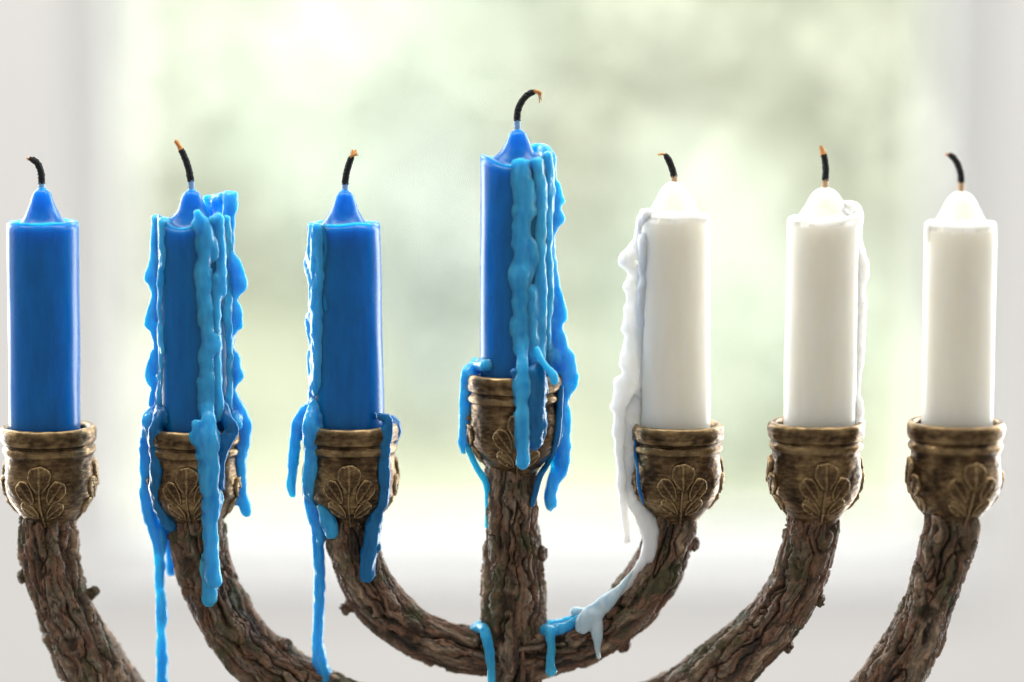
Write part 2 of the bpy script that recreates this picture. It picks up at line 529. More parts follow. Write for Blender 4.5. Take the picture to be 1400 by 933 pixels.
CUPS = [  # axis x, rim y, half width, turn of the leaf relief (degrees, + to the right)
    (66.5, 583, 65, -2), (266, 584, 65, -3), (479, 580, 66, 2), (703, 511, 66, 6),
    (926, 580, 64, 4), (1116, 577, 66, 6), (1307, 577, 66.5, 14)]
CUP_H = 139
PROFILE = [(0.01, -34), (40, -34), (51, -32), (53, -26), (54, -6), (56, -1), (60, 1.2), (64, 0), (66, -4), (66.5, -10), (66, -17), (64.5, -21.5),
           (61.5, -24), (61.3, -25.5), (63, -27.5), (64.6, -31), (64, -35.5), (61.2, -39), (60.4, -43), (60.6, -50), (61.6, -60), (62.8, -70),
           (63, -80), (60.8, -92), (55.8, -104), (48.5, -115), (41, -124), (35.5, -131), (32, -136), (30, -139), (18, -141), (0.01, -141)]
PR = np.array(PROFILE)
OUT = PR[8:30]
def cup_r(z):
    return np.interp(-z, -OUT[:, 1], OUT[:, 0])

root_c = P(703, 1300, 0)
menorah = empty('candelabrum', (root_c[0], 0, root_c[2]))
tag(menorah, 'seven armed candelabrum of bark covered branches with bronze candle cups', 'candelabrum')

def cup_mesh():
    prof = catmull(PR, 1.6)
    m = 150
    th = np.linspace(0, 2 * np.pi, m, endpoint=False)
    r, z = prof[:, 0][:, None], prof[:, 1][:, None]
    v = np.stack([r * np.cos(th), r * np.sin(th), z + 0 * th], -1).reshape(-1, 3)
    q = v / np.array((16, 16, 9))
    d = 0.9 * noise(q, 11) + 0.55 * noise(v / np.array((9, 9, 3.0)), 12) + 0.9 * noise(v / 34, 13)
    n = v.copy(); n[:, 2] = 0; n /= np.maximum(np.linalg.norm(n, axis=1), 1)[:, None]
    out = (v[:, 2] > -138)
    v = v + n * (d * out)[:, None]
    v[:, 2] += 0.6 * noise(v / 20, 14) * (v[:, 2] > -8)
    return v, grid_faces(len(prof), m)[:, ::-1]

def leaf_mesh():
    nx, ny = 100, 110
    xs = np.linspace(-42, 42, nx); ys = np.linspace(-6, 90, ny)
    X, Y = np.meshgrid(xs, ys)
    H = np.full(X.shape, -2.5)
    lobes = [((0, 66), (0, 1), 21, 18.5, 0.5)]
    for s in (-1, 1):
        lobes.append(((s * 22, 47), (s * 0.60, 0.80), 20, 13.5, 0.0))
        lobes.append(((s * 21, 21), (s * 0.82, 0.57), 18.5, 11.5, -0.4))
    for (c, d, a, b, lift) in lobes:
        d = np.array(d) / np.hypot(*d)
        u = (X - c[0]) * d[0] + (Y - c[1]) * d[1]
        w = -(X - c[0]) * d[1] + (Y - c[1]) * d[0]
        q = np.sqrt((u / a) ** 2 + (w / (b * (1 + 0.36 * np.clip(u / a, -1, 1)))) ** 2)
        q = q * (1 + 0.02 * np.sin(np.arctan2(w, u) * 7))
        rise = np.clip((1.0 - q) / 0.16, 0, 1); rise = rise * rise * (3 - 2 * rise)
        h = -2.5 + 6.2 * rise + lift * 1.6 + 0.9 * np.exp(-((q - 0.80) / 0.11) ** 2) - 0.6 * np.clip(0.8 - q, 0, 1)
        h += 1.3 * np.exp(-(w / 2.2) ** 2) * (u < a * 0.75)
        fan = np.arctan2(w, u + a * 1.15)
        h += 0.7 * np.cos(fan * 11) * np.clip(1 - q, 0, 1) ** 0.5
        H = np.maximum(H, np.where(q < 1.0, h, -2.5))
    st = np.hypot(X + 1.5 * np.sin(Y / 18), np.clip(-Y - 3, 0, 99) + np.clip(Y - 62, 0, 99))
    wst = 2.3 + 1.3 * np.clip(1 - Y / 40, 0, 1)
    H = np.maximum(H, np.where(st < wst, 4.6 * np.sqrt(np.clip(1 - (st / wst) ** 2, 0, 1)) - 0.5, -2.5))
    pts = np.stack([X.ravel(), Y.ravel(), 0 * X.ravel()], 1)
    H = np.where(H > -2.4, -2.5 + (H + 2.5) * 0.92, H)
    H = H + (0.5 * noise(pts / 5, 21) + 0.35 * noise(pts / 2.4, 22)).reshape(H.shape) * (H > -1)
    z = -132 + Y
    r = cup_r(z) + H
    # at the round lower part push along the wall normal, not only sideways
    ph = X * 0.9 / 60.0
    dz = np.gradient(cup_r(-132 + ys), ys)[:, None]
    nrm = np.sqrt(1 + dz ** 2)
    rr = cup_r(z) + H / nrm; zz = z - H * dz / nrm
    v = np.stack([rr * np.sin(ph), -rr * np.cos(ph), zz], -1).reshape(-1, 3)
    keep = (H > -2.2)
    f = grid_faces(ny, nx, False)
    f = f[keep.ravel()[f].any(1)]
    used = np.unique(f); mp = np.full(len(v), -1); mp[used] = np.arange(len(used))
    return v[used], mp[f]

cv, cf = cup_mesh(); lv, lf = leaf_mesh()
cup_me = leaf_me = None
cup_axis = []
for i, (cx, ry, hw, turn) in enumerate(CUPS):
    dy = depth_of(cx)
    o = P(cx, ry, dy)
    k = hw / 66.3 * K(dy)
    cup_axis.append((o, k, dy))
    if cup_me is None:
        c = mesh_obj('candle_cup', cv, cf, BRONZE, menorah); cup_me = c.data
    else:
        c = bpy.data.objects.new('candle_cup', cup_me); COL.objects.link(c); c.parent = menorah
    c.location = tuple(o * S - np.array(menorah.location)); c.scale = (k, k, k)
    spin = i * 97.0                       # every casting is worn in other places
    c.rotation_euler = (0, 0, math.radians(spin))
    for a in (0, 103, 180, -103):
        if leaf_me is None:
            l = mesh_obj('leaf_relief', lv, lf, BRONZE); leaf_me = l.data
        else:
            l = bpy.data.objects.new('leaf_relief', leaf_me); COL.objects.link(l)
        l.parent = c; l.location = (0, 0, 0); l.rotation_euler = (0, 0, math.radians(a + turn - spin))

# ---- branches: tubes with cracked, plated bark
def bark_tube(name, ctrl, seed, knots=(), parent=menorah, fade=False):
    """ctrl: (px, py, r) or (px, py, r, dy)"""
    pts = []
    for c in ctrl:
        dy = c[3] if len(c) > 3 else depth_of(c[0])
        pts.append((*P(c[0], c[1], dy), c[2] * 0.95 * K(dy)))
    cr = catmull(pts, 1.7)
    c, r = cr[:, :3], cr[:, 3]
    t, n, b = frames(c)
    s = np.concatenate([[0], np.cumsum(np.linalg.norm(np.diff(c, axis=0), axis=1))])
    m = 170
    th = np.linspace(0, 2 * np.pi, m, endpoint=False)
    Ct, St = np.cos(th)[None, :], np.sin(th)[None, :]
    base = np.stack([36 * Ct + 0 * s[:, None], 36 * St + 0 * s[:, None], s[:, None] + 0 * Ct], -1).reshape(-1, 3)
    base = base + seed * 37.7
    warp = np.stack([noise(base / 30, seed + 1), noise(base / 30, seed + 2), noise(base / 24, seed + 3)], 1)
    w2 = np.stack([noise(base / np.array((7, 7, 11)), seed + 21), noise(base / np.array((7, 7, 11)), seed + 22), noise(base / 9, seed + 23)], 1)
    tw = base + warp * np.array((7, 7, 12)) + w2 * np.array((1.7, 1.7, 4.0)) + np.stack([0.12 * base[:, 2], 0 * base[:, 2], 0 * base[:, 2]], 1)
    def terr(n, lv):
        x = n * lv; fl = np.floor(x); fr = x - fl
        return (fl + np.clip((fr - 0.5) / 0.08 + 0.5, 0, 1)) / lv
    def crack(n, w):
        x = np.clip(np.abs(n) / w, 0, 1); return x * x * (3 - 2 * x)
    ka = crack(noise(tw / np.array((18, 18, 190)), seed + 4), 0.09)
    kb = crack(noise(tw / np.array((10, 10, 85)), seed + 5), 0.075)
    kc_ = crack(noise((tw + w2 * np.array((0, 0, 9))) / np.array((22, 22, 17)), seed + 6), 0.06)     # short cross breaks
    t1 = terr(noise(tw / np.array((19, 19, 140)), seed + 11), 3.2)
    t2 = terr(noise(tw / np.array((8.5, 8.5, 50)), seed + 12), 2.6)
    big = noise(base / np.array((34, 34, 80)), seed + 7)
    fine = noise(base / np.array((3.6, 3.6, 12)), seed + 8)
    d = 9.0 * (ka - 0.8) + 4.0 * (kb - 0.8) + 1.8 * (kc_ - 0.9) + 7.5 * t1 + 3.4 * t2 + 2.6 * big + 0.8 * fine + 0.6 * noise(base / np.array((1.8, 1.8, 5)), seed + 10) + 2.5 * noise(base / 60, seed + 9)
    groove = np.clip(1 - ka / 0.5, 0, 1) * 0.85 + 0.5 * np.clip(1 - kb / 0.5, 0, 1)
    plate = np.clip(0.5 + 0.45 * t1 + 0.35 * t2 + 0.25 * noise(tw / np.array((14, 14, 50)), seed + 13), 0, 1)
    # knots: collar with a hollow
    S2, T2 = np.meshgrid(s, th, indexing='ij'); S2, T2 = S2.ravel(), T2.ravel()
    for (kx, ky, kr, kind) in knots:
        # nearest place on the camera side
        q = P(kx, ky, depth_of(kx) - 34)
        pos = (c[:, None, :] + r[:, None, None] * (Ct[..., None] * n[:, None, :] + St[..., None] * b[:, None, :])).reshape(-1, 3)
        dist = np.linalg.norm((pos - q) * np.array((1, 0.6, 1)), axis=1)
        front = pos[:, 1] < c[np.repeat(np.arange(len(s)), m), 1] + 5
        w = dist / kr * (1 + 0.22 * noise(pos / 9, seed + 31) + 0.12 * noise(pos / 4, seed + 32))
        collar = np.exp(-((w - 1.15) / 0.32) ** 2) * kr * 0.33
        hollow = -np.clip(1 - w, 0, 1) ** 0.7 * kr * 0.7
        sup = np.exp(-(w / 1.5) ** 2)
        d = np.where(front, d * (1 - 0.8 * sup) + collar + hollow, d)
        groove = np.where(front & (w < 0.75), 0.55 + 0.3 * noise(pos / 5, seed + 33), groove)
    R = r[:, None] + d.reshape(len(s), m) * np.minimum(1, r[:, None] / 34)
    if fade:
        pass
    v = c[:, None, :] + R[..., None] * (Ct[..., None] * n[:, None, :] + St[..., None] * b[:, None, :])
    v = v.reshape(-1, 3)
    f = grid_faces(len(s), m)
    v = np.vstack([v, c[:1], c[-1:]])
    k = len(s) * m
    cap = [(j, (j + 1) % m, k) for j in range(m)] + [(k - m + (j + 1) % m, k - m + j, k + 1) for j in range(m)]
    groove = np.append(groove, [0.5, 0.5]); plate = np.append(plate, [0.5, 0.5])
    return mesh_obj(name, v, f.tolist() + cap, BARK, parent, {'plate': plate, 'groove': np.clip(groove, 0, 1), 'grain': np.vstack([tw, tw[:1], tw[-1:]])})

def stub(branch, px, py, dx, dy_, r, ln, seed, dep=0.0):
    """broken-off twig sticking out of a branch; (dx,dy_) direction in the picture"""
    dep = dep + depth_of(px)
    a = P(px - dx * 14, py - dy_ * 14, dep + 4); e = P(px + dx * ln, py + dy_ * ln, dep - 3)
    c = np.array([a + (e - a) * t for t in np.linspace(0, 1, 22)])
    t, n, b = frames(c)
    m = 36; th = np.linspace(0, 2 * np.pi, m, endpoint=False)
    tt = np.linspace(0, 1, 22)
    rad = r * (1.75 - 1.0 * tt + 0.35 * np.exp(-((tt - 0.82) / 0.12) ** 2)) * np.where(tt > 0.96, 0.75, 1)
    v = c[:, None, :] + rad[:, None, None] * (np.cos(th)[None, :, None] * n[:, None, :] + np.sin(th)[None, :, None] * b[:, None, :])
    v = v.reshape(-1, 3)
    d = 0.3 * r * noise(v / (r * 0.8), seed) + 0.2 * r * noise(v / (r * 0.35), seed + 1)
    cen = np.repeat(c, m, 0); nn = v - cen; nn /= np.linalg.norm(nn, axis=1)[:, None]
    v = v + nn * d[:, None] + np.repeat(t, m, 0) * (0.35 * r * noise(v / (r * 0.5), seed + 2))[:, None]
    f = grid_faces(22, m).tolist()
    v = np.vstack([v, [c[-1] - t[-1] * r * 0.5]]); k = 21 * m
    f += [(k + (j + 1) % m, k + j, 22 * m) for j in range(m)]
    cid = np.clip(0.4 + 0.4 * noise(v / 6, seed + 3), 0, 1)
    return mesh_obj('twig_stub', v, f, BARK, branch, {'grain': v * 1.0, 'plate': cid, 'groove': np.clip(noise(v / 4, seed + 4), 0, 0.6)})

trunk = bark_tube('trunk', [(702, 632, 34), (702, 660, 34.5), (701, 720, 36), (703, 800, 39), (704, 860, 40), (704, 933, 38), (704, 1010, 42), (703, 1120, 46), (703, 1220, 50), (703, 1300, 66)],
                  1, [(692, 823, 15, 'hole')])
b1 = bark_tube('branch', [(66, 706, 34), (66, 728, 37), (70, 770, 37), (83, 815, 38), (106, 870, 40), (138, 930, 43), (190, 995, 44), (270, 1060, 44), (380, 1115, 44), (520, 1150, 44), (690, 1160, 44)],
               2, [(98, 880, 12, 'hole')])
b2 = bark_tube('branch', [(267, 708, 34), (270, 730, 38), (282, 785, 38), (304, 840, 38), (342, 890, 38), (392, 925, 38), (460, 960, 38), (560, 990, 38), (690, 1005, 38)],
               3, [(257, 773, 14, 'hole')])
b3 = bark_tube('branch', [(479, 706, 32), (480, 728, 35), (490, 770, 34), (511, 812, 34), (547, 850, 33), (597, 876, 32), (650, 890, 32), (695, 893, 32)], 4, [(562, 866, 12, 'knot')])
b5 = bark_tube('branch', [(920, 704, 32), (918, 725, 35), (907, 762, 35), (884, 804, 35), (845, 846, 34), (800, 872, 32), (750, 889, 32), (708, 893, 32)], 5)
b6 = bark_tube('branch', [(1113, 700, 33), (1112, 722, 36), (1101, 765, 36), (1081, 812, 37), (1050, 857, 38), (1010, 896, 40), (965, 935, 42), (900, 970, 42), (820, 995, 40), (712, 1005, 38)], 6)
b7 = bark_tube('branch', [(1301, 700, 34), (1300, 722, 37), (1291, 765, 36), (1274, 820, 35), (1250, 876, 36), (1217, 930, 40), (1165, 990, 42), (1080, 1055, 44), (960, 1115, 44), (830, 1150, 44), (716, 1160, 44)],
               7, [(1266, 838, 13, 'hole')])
stub(b1, 36, 788, -1, 0.05, 8, 12, 31); stub(b1, 130, 808, 0.85, -0.5, 6, 4, 32)
stub(b2, 386, 888, 0.55, -0.83, 9, 14, 33); stub(b2, 318, 790, 0.9, -0.3, 5, 6, 34)
stub(b3, 474, 832, -0.8, 0.5, 7, 9, 35)
stub(trunk, 737, 757, 1, -0.1, 9, 10, 36); stub(trunk, 741, 830, 1, 0.2, 6, 1, 37)
stub(b5, 948, 744, 0.9, 0.2, 8, 8, 38); stub(b5, 850, 880, 0.6, 0.8, 8, 12, 39)
stub(b6, 1118, 820, 0.9, 0.3, 7, 10, 40); stub(b6, 1076, 884, 0.9, 0.35, 7, 8, 41); stub(b6, 985, 888, -0.55, -0.83, 11, 14, 42); stub(b6, 1142, 727, 0.9, 0.2, 6, 6, 43)
stub(b7, 1208, 905, -0.6, -0.8, 9, 12, 44); stub(b7, 1330, 745, 0.9, 0.1, 6, 6, 45)

# ------------------------------------------------------------------ candles
CANDLES = [  # cx top, cx bottom, top y, half width, tip y, colour, label, wick points, tip kind
    dict(cx=58.5, cb=61.5, y=304, r=48.5, tip=259, white=False, label='clean blue candle without drips, leftmost in the candelabrum',
         wick=[(57, 266), (57, 250), (56, 236), (52, 225), (47, 220), (40, 217)], tipk='dark'),
    dict(cx=264, cb=268, y=301, r=49, tip=261, dips=[(-0.25, 0.55, -9), (-1.3, 0.5, 7), (0.9, 0.5, 5)], white=False, label='blue candle covered in thick drips on front and both sides, second from left',
         wick=[(262, 266), (261, 248), (257, 228), (251, 212), (246, 202)], tipk='ember'),
    dict(cx=470, cb=477, y=306, r=49.5, tip=262, dips=[(-0.9, 0.3, -4), (0.4, 0.5, 2)], white=False, label='blue candle with drips down its left side only, left of the tallest candle',
         wick=[(472, 266), (472, 250), (474, 236), (478, 222), (482, 213)], tipk='fray_up'),
    dict(cx=706, cb=705, y=217, r=49, tip=179, dips=[(-0.1, 0.6, -9), (-1.4, 0.6, 4), (1.4, 0.7, 8)], white=False, label='tallest blue candle in the raised middle cup, dripping on its right side',
         wick=[(708, 184), (707, 166), (708, 152), (714, 138), (723, 129), (733, 125)], tipk='fray_down'),
    dict(cx=922, cb=923, y=295, r=48.5, tip=250, dips=[(-1.3, 0.4, 8), (0.5, 0.5, 3)], white=True, label='white candle with a thick run of wax down its left side',
         wick=[(922, 256), (922, 244), (919, 231), (914, 219), (909, 211)], tipk='fray_left'),
    dict(cx=1126, cb=1120, y=299, r=49.5, tip=258, dips=[(-0.3, 0.3, -3), (1.3, 0.6, 8)], white=True, label='white candle with wax lumps down its right edge, second from right',
         wick=[(1128, 264), (1128, 250), (1129, 235), (1128, 220), (1125, 208)], tipk='ember_small'),
    dict(cx=1313, cb=1308, y=306, r=48.5, tip=263, white=True, label='smooth white candle without drips, rightmost in the candelabrum',
         wick=[(1314, 270), (1314, 255), (1314, 240), (1310, 226), (1304, 216), (1297, 211)], tipk='dark'),
]

def tube(c, r, m, twist=0.0, ply=0.0, seed=0, jit=0.0):
    c = np.asarray(c); t, n, b = frames(c)
    s = np.concatenate([[0], np.cumsum(np.linalg.norm(np.diff(c, axis=0), axis=1))])
    th = np.linspace(0, 2 * np.pi, m, endpoint=False)
    rad = np.asarray(r)[:, None] * (1 + ply * np.abs(np.cos(1.5 * (th[None, :] - twist * s[:, None]))) - ply * 0.5)
    if jit:
        rad = rad * (1 + jit * noise(np.stack([np.cos(th)[None, :] * 3 + 0 * s[:, None], np.sin(th)[None, :] * 3 + 0 * s[:, None], s[:, None] / 2.5 + 0 * th[None, :]], -1).reshape(-1, 3), seed).reshape(rad.shape))
    v = c[:, None, :] + rad[..., None] * (np.cos(th)[None, :, None] * n[:, None, :] + np.sin(th)[None, :, None] * b[:, None, :])
    v = np.vstack([v.reshape(-1, 3), c[:1], c[-1:]])
    f = grid_faces(len(c), m).tolist(); k = len(c) * m
    f += [(j, (j + 1) % m, k) for j in range(m)] + [(k - m + (j + 1) % m, k - m + j, k + 1) for j in range(m)]
    return v, [tuple(reversed(x)) for x in f]

BELL_BLUE = [(1.0, -3), (0.985, 0), (0.955, 1.8), (0.90, 1.2), (0.82, -1.5), (0.70, -1.5), (0.60, 2.5), (0.50, 9), (0.41, 17), (0.345, 25), (0.29, 33), (0.245, 39), (0.19, 42.5), (0.125, 44.5), (0.105, 46), (0.07, 48)]
BELL_WHITE = [(1.0, -4), (0.985, 0), (0.95, 2.5), (0.90, 2.5), (0.82, 1.0), (0.74, 3), (0.66, 8), (0.58, 16), (0.50, 24), (0.42, 32), (0.33, 38.5), (0.23, 43), (0.14, 45), (0.09, 46), (0.05, 47)]

def make_candle(i, cd):
    o, kc, dy = cup_axis[i]
    top = P(cd['cx'], cd['y'], dy)
    ry = CUPS[i][1]
    bot = P(cd['cb'], ry + 26, dy)
    root = empty('candle', bot)
    tag(root, cd['label'], 'candle', 'candles in the candelabrum')
    R = cd['r'] * K(dy)
    hb = top[2] - bot[2]
    sc_tip = (P(cd['cx'], cd['tip'], dy)[2] - top[2]) / 44.5
    bell = BELL_WHITE if cd['white'] else BELL_BLUE
    prof = [(0.01, -hb), (R * 0.97, -hb), (R, -hb + 3)] + [(R, -hb + 3 + (hb - 6) * t) for t in np.linspace(0.02, 1, 40)]
    prof = np.vstack([np.array(prof), catmull([(a * R, z * sc_tip if z > 5 else z) for a, z in bell], 1.3)])
    m = 128
    th = np.linspace(0, 2 * np.pi, m, endpoint=False)
    r, z = prof[:, 0][:, None], prof[:, 1][:, None]
    v = np.stack([r * np.cos(th), r * np.sin(th), z + 0 * th], -1).reshape(-1, 3)
    rr = np.hypot(v[:, 0], v[:, 1])
    rim = np.exp(-((v[:, 2] - 0) / 7) ** 2) * np.clip(rr / R - 0.55, 0, 1)
    v[:, 2] += rim * 5.5 * noise(v / np.array((30, 30, 500)) + i * 9.1, 51)
    phi = np.arctan2(v[:, 0], -v[:, 1])
    for (ang, wid, amt) in cd.get('dips', ()):
        dd = (phi - ang + np.pi) % (2 * np.pi) - np.pi
        v[:, 2] += amt * np.exp(-(dd / wid) ** 2) * np.clip((v[:, 2] + 40) / 38, 0, 1) * np.clip((rr / R - 0.45) / 0.4, 0, 1)
    side = np.clip(-v[:, 2] / 30, 0, 1) * (rr > R * 0.9)
    d = side * (0.7 * noise(v / np.array((28, 28, 90)) + i * 5.3, 52))
    cone = np.clip((v[:, 2] - 4) / 12, 0, 1) * np.clip(1.2 - v[:, 2] / (44 * sc_tip), 0, 1)
    d += cone * (1.6 if cd['white'] else 1.0) * noise(v / 16 + i * 3.3, 54)
    v[:, :2] *= (1 + d / np.maximum(rr, 4))[:, None]
    # candle leans from its foot to its top; the cone follows the wick
    tt = (v[:, 2] + hb) / hb
    v[:, 0] += bot[0] + (top[0] - bot[0]) * np.clip(tt, 0, 1.2)
    wx = P(cd['wick'][0][0], cd['wick'][0][1], dy)[0] - top[0]
    v[:, 0] += wx * np.clip(v[:, 2] / (30 * sc_tip), 0, 1)
    v[:, 1] += bot[1]
    v[:, 2] += top[2]
    mesh_obj('wax_body', v, grid_faces(len(prof), m), WHITE if cd['white'] else BLUE, root)
    # wick
    wp = catmull([P(a, b, dy) for a, b in cd['wick']], 0.9)
    w = np.linspace(0, 1, len(wp))
    rad = 4.7 * K(dy) * (1 - 0.12 * w); rad[-6:] *= np.linspace(1, 0.62, 6)
    cut = int(len(wp) * (0.36 if cd['white'] else 0.30))
    vv, ff = tube(wp[max(0, cut - 3):], rad[max(0, cut - 3):], 24, 0.42, 0.14, 60 + i, 0.28)
    wk = mesh_obj('wick', vv, ff, CHAR, root)
    rb = rad[:cut].copy(); rb[0] = 6
    vv, ff = tube(wp[:cut], rb * 0.93, 24, 0.42, 0.2)
    mesh_obj('wick_base', vv, ff, WICK_TAN if cd['white'] else WICK_BLUE, wk)
    end = wp[-1]; dr = wp[-1] - wp[-4]; dr /= np.linalg.norm(dr)
    def strand(dirs, ln, r0, mat, sd, name='wick_tip'):
        g = random.Random(sd)
        VV, FF, n = [], [], 0
        for (ax, az, l2) in dirs:
            q = np.array((ax, g.uniform(-.3, .3), az)); q /= np.linalg.norm(q)
            c = [end - dr * 3 + (dr * (1 - t) + q * t) * ln * l2 * t + np.array((0, 0, 0)) for t in np.linspace(0.0, 1, 10)]
            a, b = tube(c, r0 * np.linspace(1, 0.35, 10), 10, 0, 0, sd, 0.3)
            VV.append(a); FF += [tuple(x + n for x in y) for y in b]; n += len(a)
        mesh_obj(name, np.vstack(VV), FF, mat, wk)
    k = cd['tipk']
    if k == 'ember': strand([(-.5, .85, 1), (-.38, .9, .9), (-.62, .75, .9)], 15, 4.0, EMBER, i)
    if k == 'ember_small': strand([(-.3, .95, 1), (-.42, .9, .9)], 12, 4.8, EMBER, i)
    if k == 'fray_up':
        strand([(.5, .85, 1), (.1, 1, .9), (.8, .5, .8)], 12, 3.6, EMBER, i)
        strand([(.9, .3, 1.0), (.7, .65, 1.1), (.3, .9, 1.0), (-.2, 1, .8)], 10, 2.2, STRAW, i + 9)
    if k == 'fray_down':
        strand([(.9, -.2, 1), (.8, -.5, 1.0)], 11, 3.6, EMBER, i)
        strand([(.65, -.75, 1.3), (.45, -.9, 1.4), (.75, -.6, 1.0)], 12, 2.3, STRAW, i + 9)
    if k == 'fray_left':
        strand([(-.9, .3, .9)], 9, 2.6, EMBER, i)
        strand([(-1, .15, 1.3), (-.95, .3, 1.0), (-1, 0, 1.1)], 10, 1.9, STRAW, i + 9)
    if k == 'dark': strand([(-.95, .2, 1), (-.9, -.2, .8)], 7, 2.4, EMBER, i)
    return root

roots = [make_candle(i, c) for i, c in enumerate(CANDLES)]

# ------------------------------------------------------------------ wax drips
def drip(ci, chains, mat, seed, label=None, emb=0.05, bmp=1.6, smooth=6.0, parent=None, name='wax_drip', lift=0.0):
    """chains: lists of (px, py, r[, depth]); depth None follows the candle and cup wall on the camera side"""
    o, kc, dyc = cup_axis[ci]; cd = CANDLES[ci]
    cxc, ry, hw, _ = CUPS[ci]
    arr = []
    for ch in chains:
        q = []
        for c in ch:
            px, py, r = c[0], c[1], c[2] * (0.87 if c[2] > 6 else 0.95)
            if len(c) > 3: d = c[3]
            else:
                t = np.clip((py - cd['y']) / (ry - cd['y']), 0, 1)
                ax1 = cd['cx'] + (cd['cb'] - cd['cx']) * t
                r = r * 0.90
                r1 = cd['r'] - r * 0.35 + lift
                r2 = cup_r(min(-4.0, (ry - py))) * hw / 66.3 + r * emb + 3.0 * np.clip((py - ry - 38) / 10, 0, 1)
                w = np.clip((py - (ry - 18)) / 16, 0, 1); w = w * w * (3 - 2 * w)
                if py > ry + CUP_H - 25: r2 = max(r2, 32)
                Rs = r1 * (1 - w) + r2 * w; ax = ax1 * (1 - w) + cxc * w
                u = px - ax
                d = -math.sqrt(max(Rs * Rs - u * u, 0))
            dd = dyc + d
            q.append((*P(px, py, dd), r * K(dd)))
        if len(q) == 1: q.append(tuple(np.array(q[0]) + np.array((0, 0, 0.5, 0))))
        cc = catmull(q, 3.0)
        if bmp > 0.6:
            cc[:, 3] *= 1.0 + 0.32 * noise(cc[:, :3] / np.array((60, 60, 37)), seed + 5) + 0.13 * noise(cc[:, :3] / np.array((40, 40, 12)), seed + 6)
            cc[:, 0] += 1.3 * noise(cc[:, :3] / np.array((40, 40, 11)), seed + 7)
        cc[:, 3] = np.maximum(cc[:, 3], 1.6)
        arr.append(cc)
    lo = np.min([(c[:, :3] - c[:, 3:4]).min(0) for c in arr], 0) - 8
    hi = np.max([(c[:, :3] + c[:, 3:4]).max(0) for c in arr], 0) + 8
    t_, b_ = P(cd['cx'], cd['y'], dyc), P(cd['cb'], ry + 26, dyc)
    zr = o[2]
    def wallf(p):
        tt = (p[:, 2] - b_[2]) / (t_[2] - b_[2])
        ax_ = b_[0] + (t_[0] - b_[0]) * tt
        w1 = np.hypot(p[:, 0] - ax_, p[:, 1] - dyc) - (cd['r'] * K(dyc) - 0.8)
        w1 = np.where(p[:, 2] > t_[2] - 1, np.maximum(w1, p[:, 2] - t_[2] + 1), w1)
        zz = np.minimum((p[:, 2] - zr) / kc, -4)
        w2 = np.hypot(p[:, 0] - o[0], p[:, 1] - o[1]) - (cup_r(zz) * kc - 0.8 + 3.6 * np.clip((-zz - 40) / 8, 0, 1))
        w2 = np.maximum(w2, p[:, 2] - zr + 1)
        w2 = np.maximum(w2, zr - 134 * kc - p[:, 2])
        return np.minimum(w1, w2)
    v, f = chains_sdf(arr, seed, bmp, smooth, (lo, hi), wallf if (parent is None and bmp > 0.6) else None)
    v = smooth_mesh(v, f, 3, 0.5)
    ob = mesh_obj(name, v, f, mat, parent or roots[ci])
    if label: ob['label'] = label
    return ob

# candle 2
drip(1, [[(213, 299, 7), (212, 330, 9), (211, 365, 9), (206, 382, 7), (213, 405, 8), (211, 430, 11), (207, 441, 8), (215, 465, 9), (210, 497, 10), (207, 514, 7), (215, 538, 10), (211, 560, 13), (204, 580, 14),
          (199, 605, 11), (197, 640, 9), (199, 680, 12), (206, 712, 13), (214, 736, 10), (215, 770, 6.5), (216, 800, 5.5), (218, 840, 7), (217.5, 868, 4.2), (218, 890, 6), (219, 935, 6), (219, 962, 6.5)],
         [(211, 356, 5), (203, 381, 6)], [(210, 415, 5), (202, 439, 7), (202, 446, 5)], [(211, 484, 5), (203, 513, 6.5), (204, 521, 4)], [(214, 525, 4), (208, 550, 6)], [(224, 302, 6), (225, 350, 6), (222, 420, 7), (224, 480, 7), (222, 535, 9), (216, 572, 11)]], BLUE_DRIP, 110, 'long cyan run falling free past the bark')
drip(1, [[(222, 556, 9), (214, 580, 10), (211, 610, 8), (213, 650, 8), (211, 682, 7), (222, 704, 6), (234, 718, 5)]], FILM, 112, emb=0.1)
drip(1, [[(229, 715, 9, 20), (230, 740, 7, 24), (233, 765, 3.5, 24), (235, 778, 4, 24)]], BLUE_DRIP, 113)
drip(1, [[(270, 292, 8), (279, 310, 11), (281, 340, 11), (278, 370, 10), (280, 398, 11), (283, 425, 10), (285, 452, 10.5), (289, 470, 12), (284, 490, 9.5), (285, 520, 11), (284, 550, 12), (285, 577, 16), (285, 602, 16),
          (288, 632, 14), (288, 662, 13), (291, 690, 13, -52), (290, 720, 12, -50), (291, 750, 12, -50), (291, 780, 12.5, -52), (292, 794, 12, -53)],
         [(293, 335, 5), (293, 350, 6)], [(296, 462, 7), (297, 474, 6)], [(268, 580, 8), (272, 600, 7)]], BLUE_DRIP, 114, 'thick pale blue run down the front of the cup')
drip(1, [[(288, 770, 9, -44), (288, 800, 9.5, -45), (288, 818, 9, -46)]], BLUE_DRIP, 115)
drip(1, [[(305, 560, 10), (312, 576, 11), (321, 588, 9), (312, 605, 8), (304, 630, 7), (302, 665, 5)]], FILM, 116, emb=0.15)
drip(1, [[(298, 296, 7), (303, 330, 8), (303, 370, 8), (304, 398, 7)], [(297, 380, 5), (296, 450, 5), (298, 520, 6), (300, 570, 8)], [(300, 300, 6), (290, 300, 6)]], BLUE_DRIP, 117)
drip(1, [[(309, 300, 7), (313, 360, 8), (311, 430, 7), (313, 500, 8), (312, 560, 9)]], BLUE_DRIP, 119)
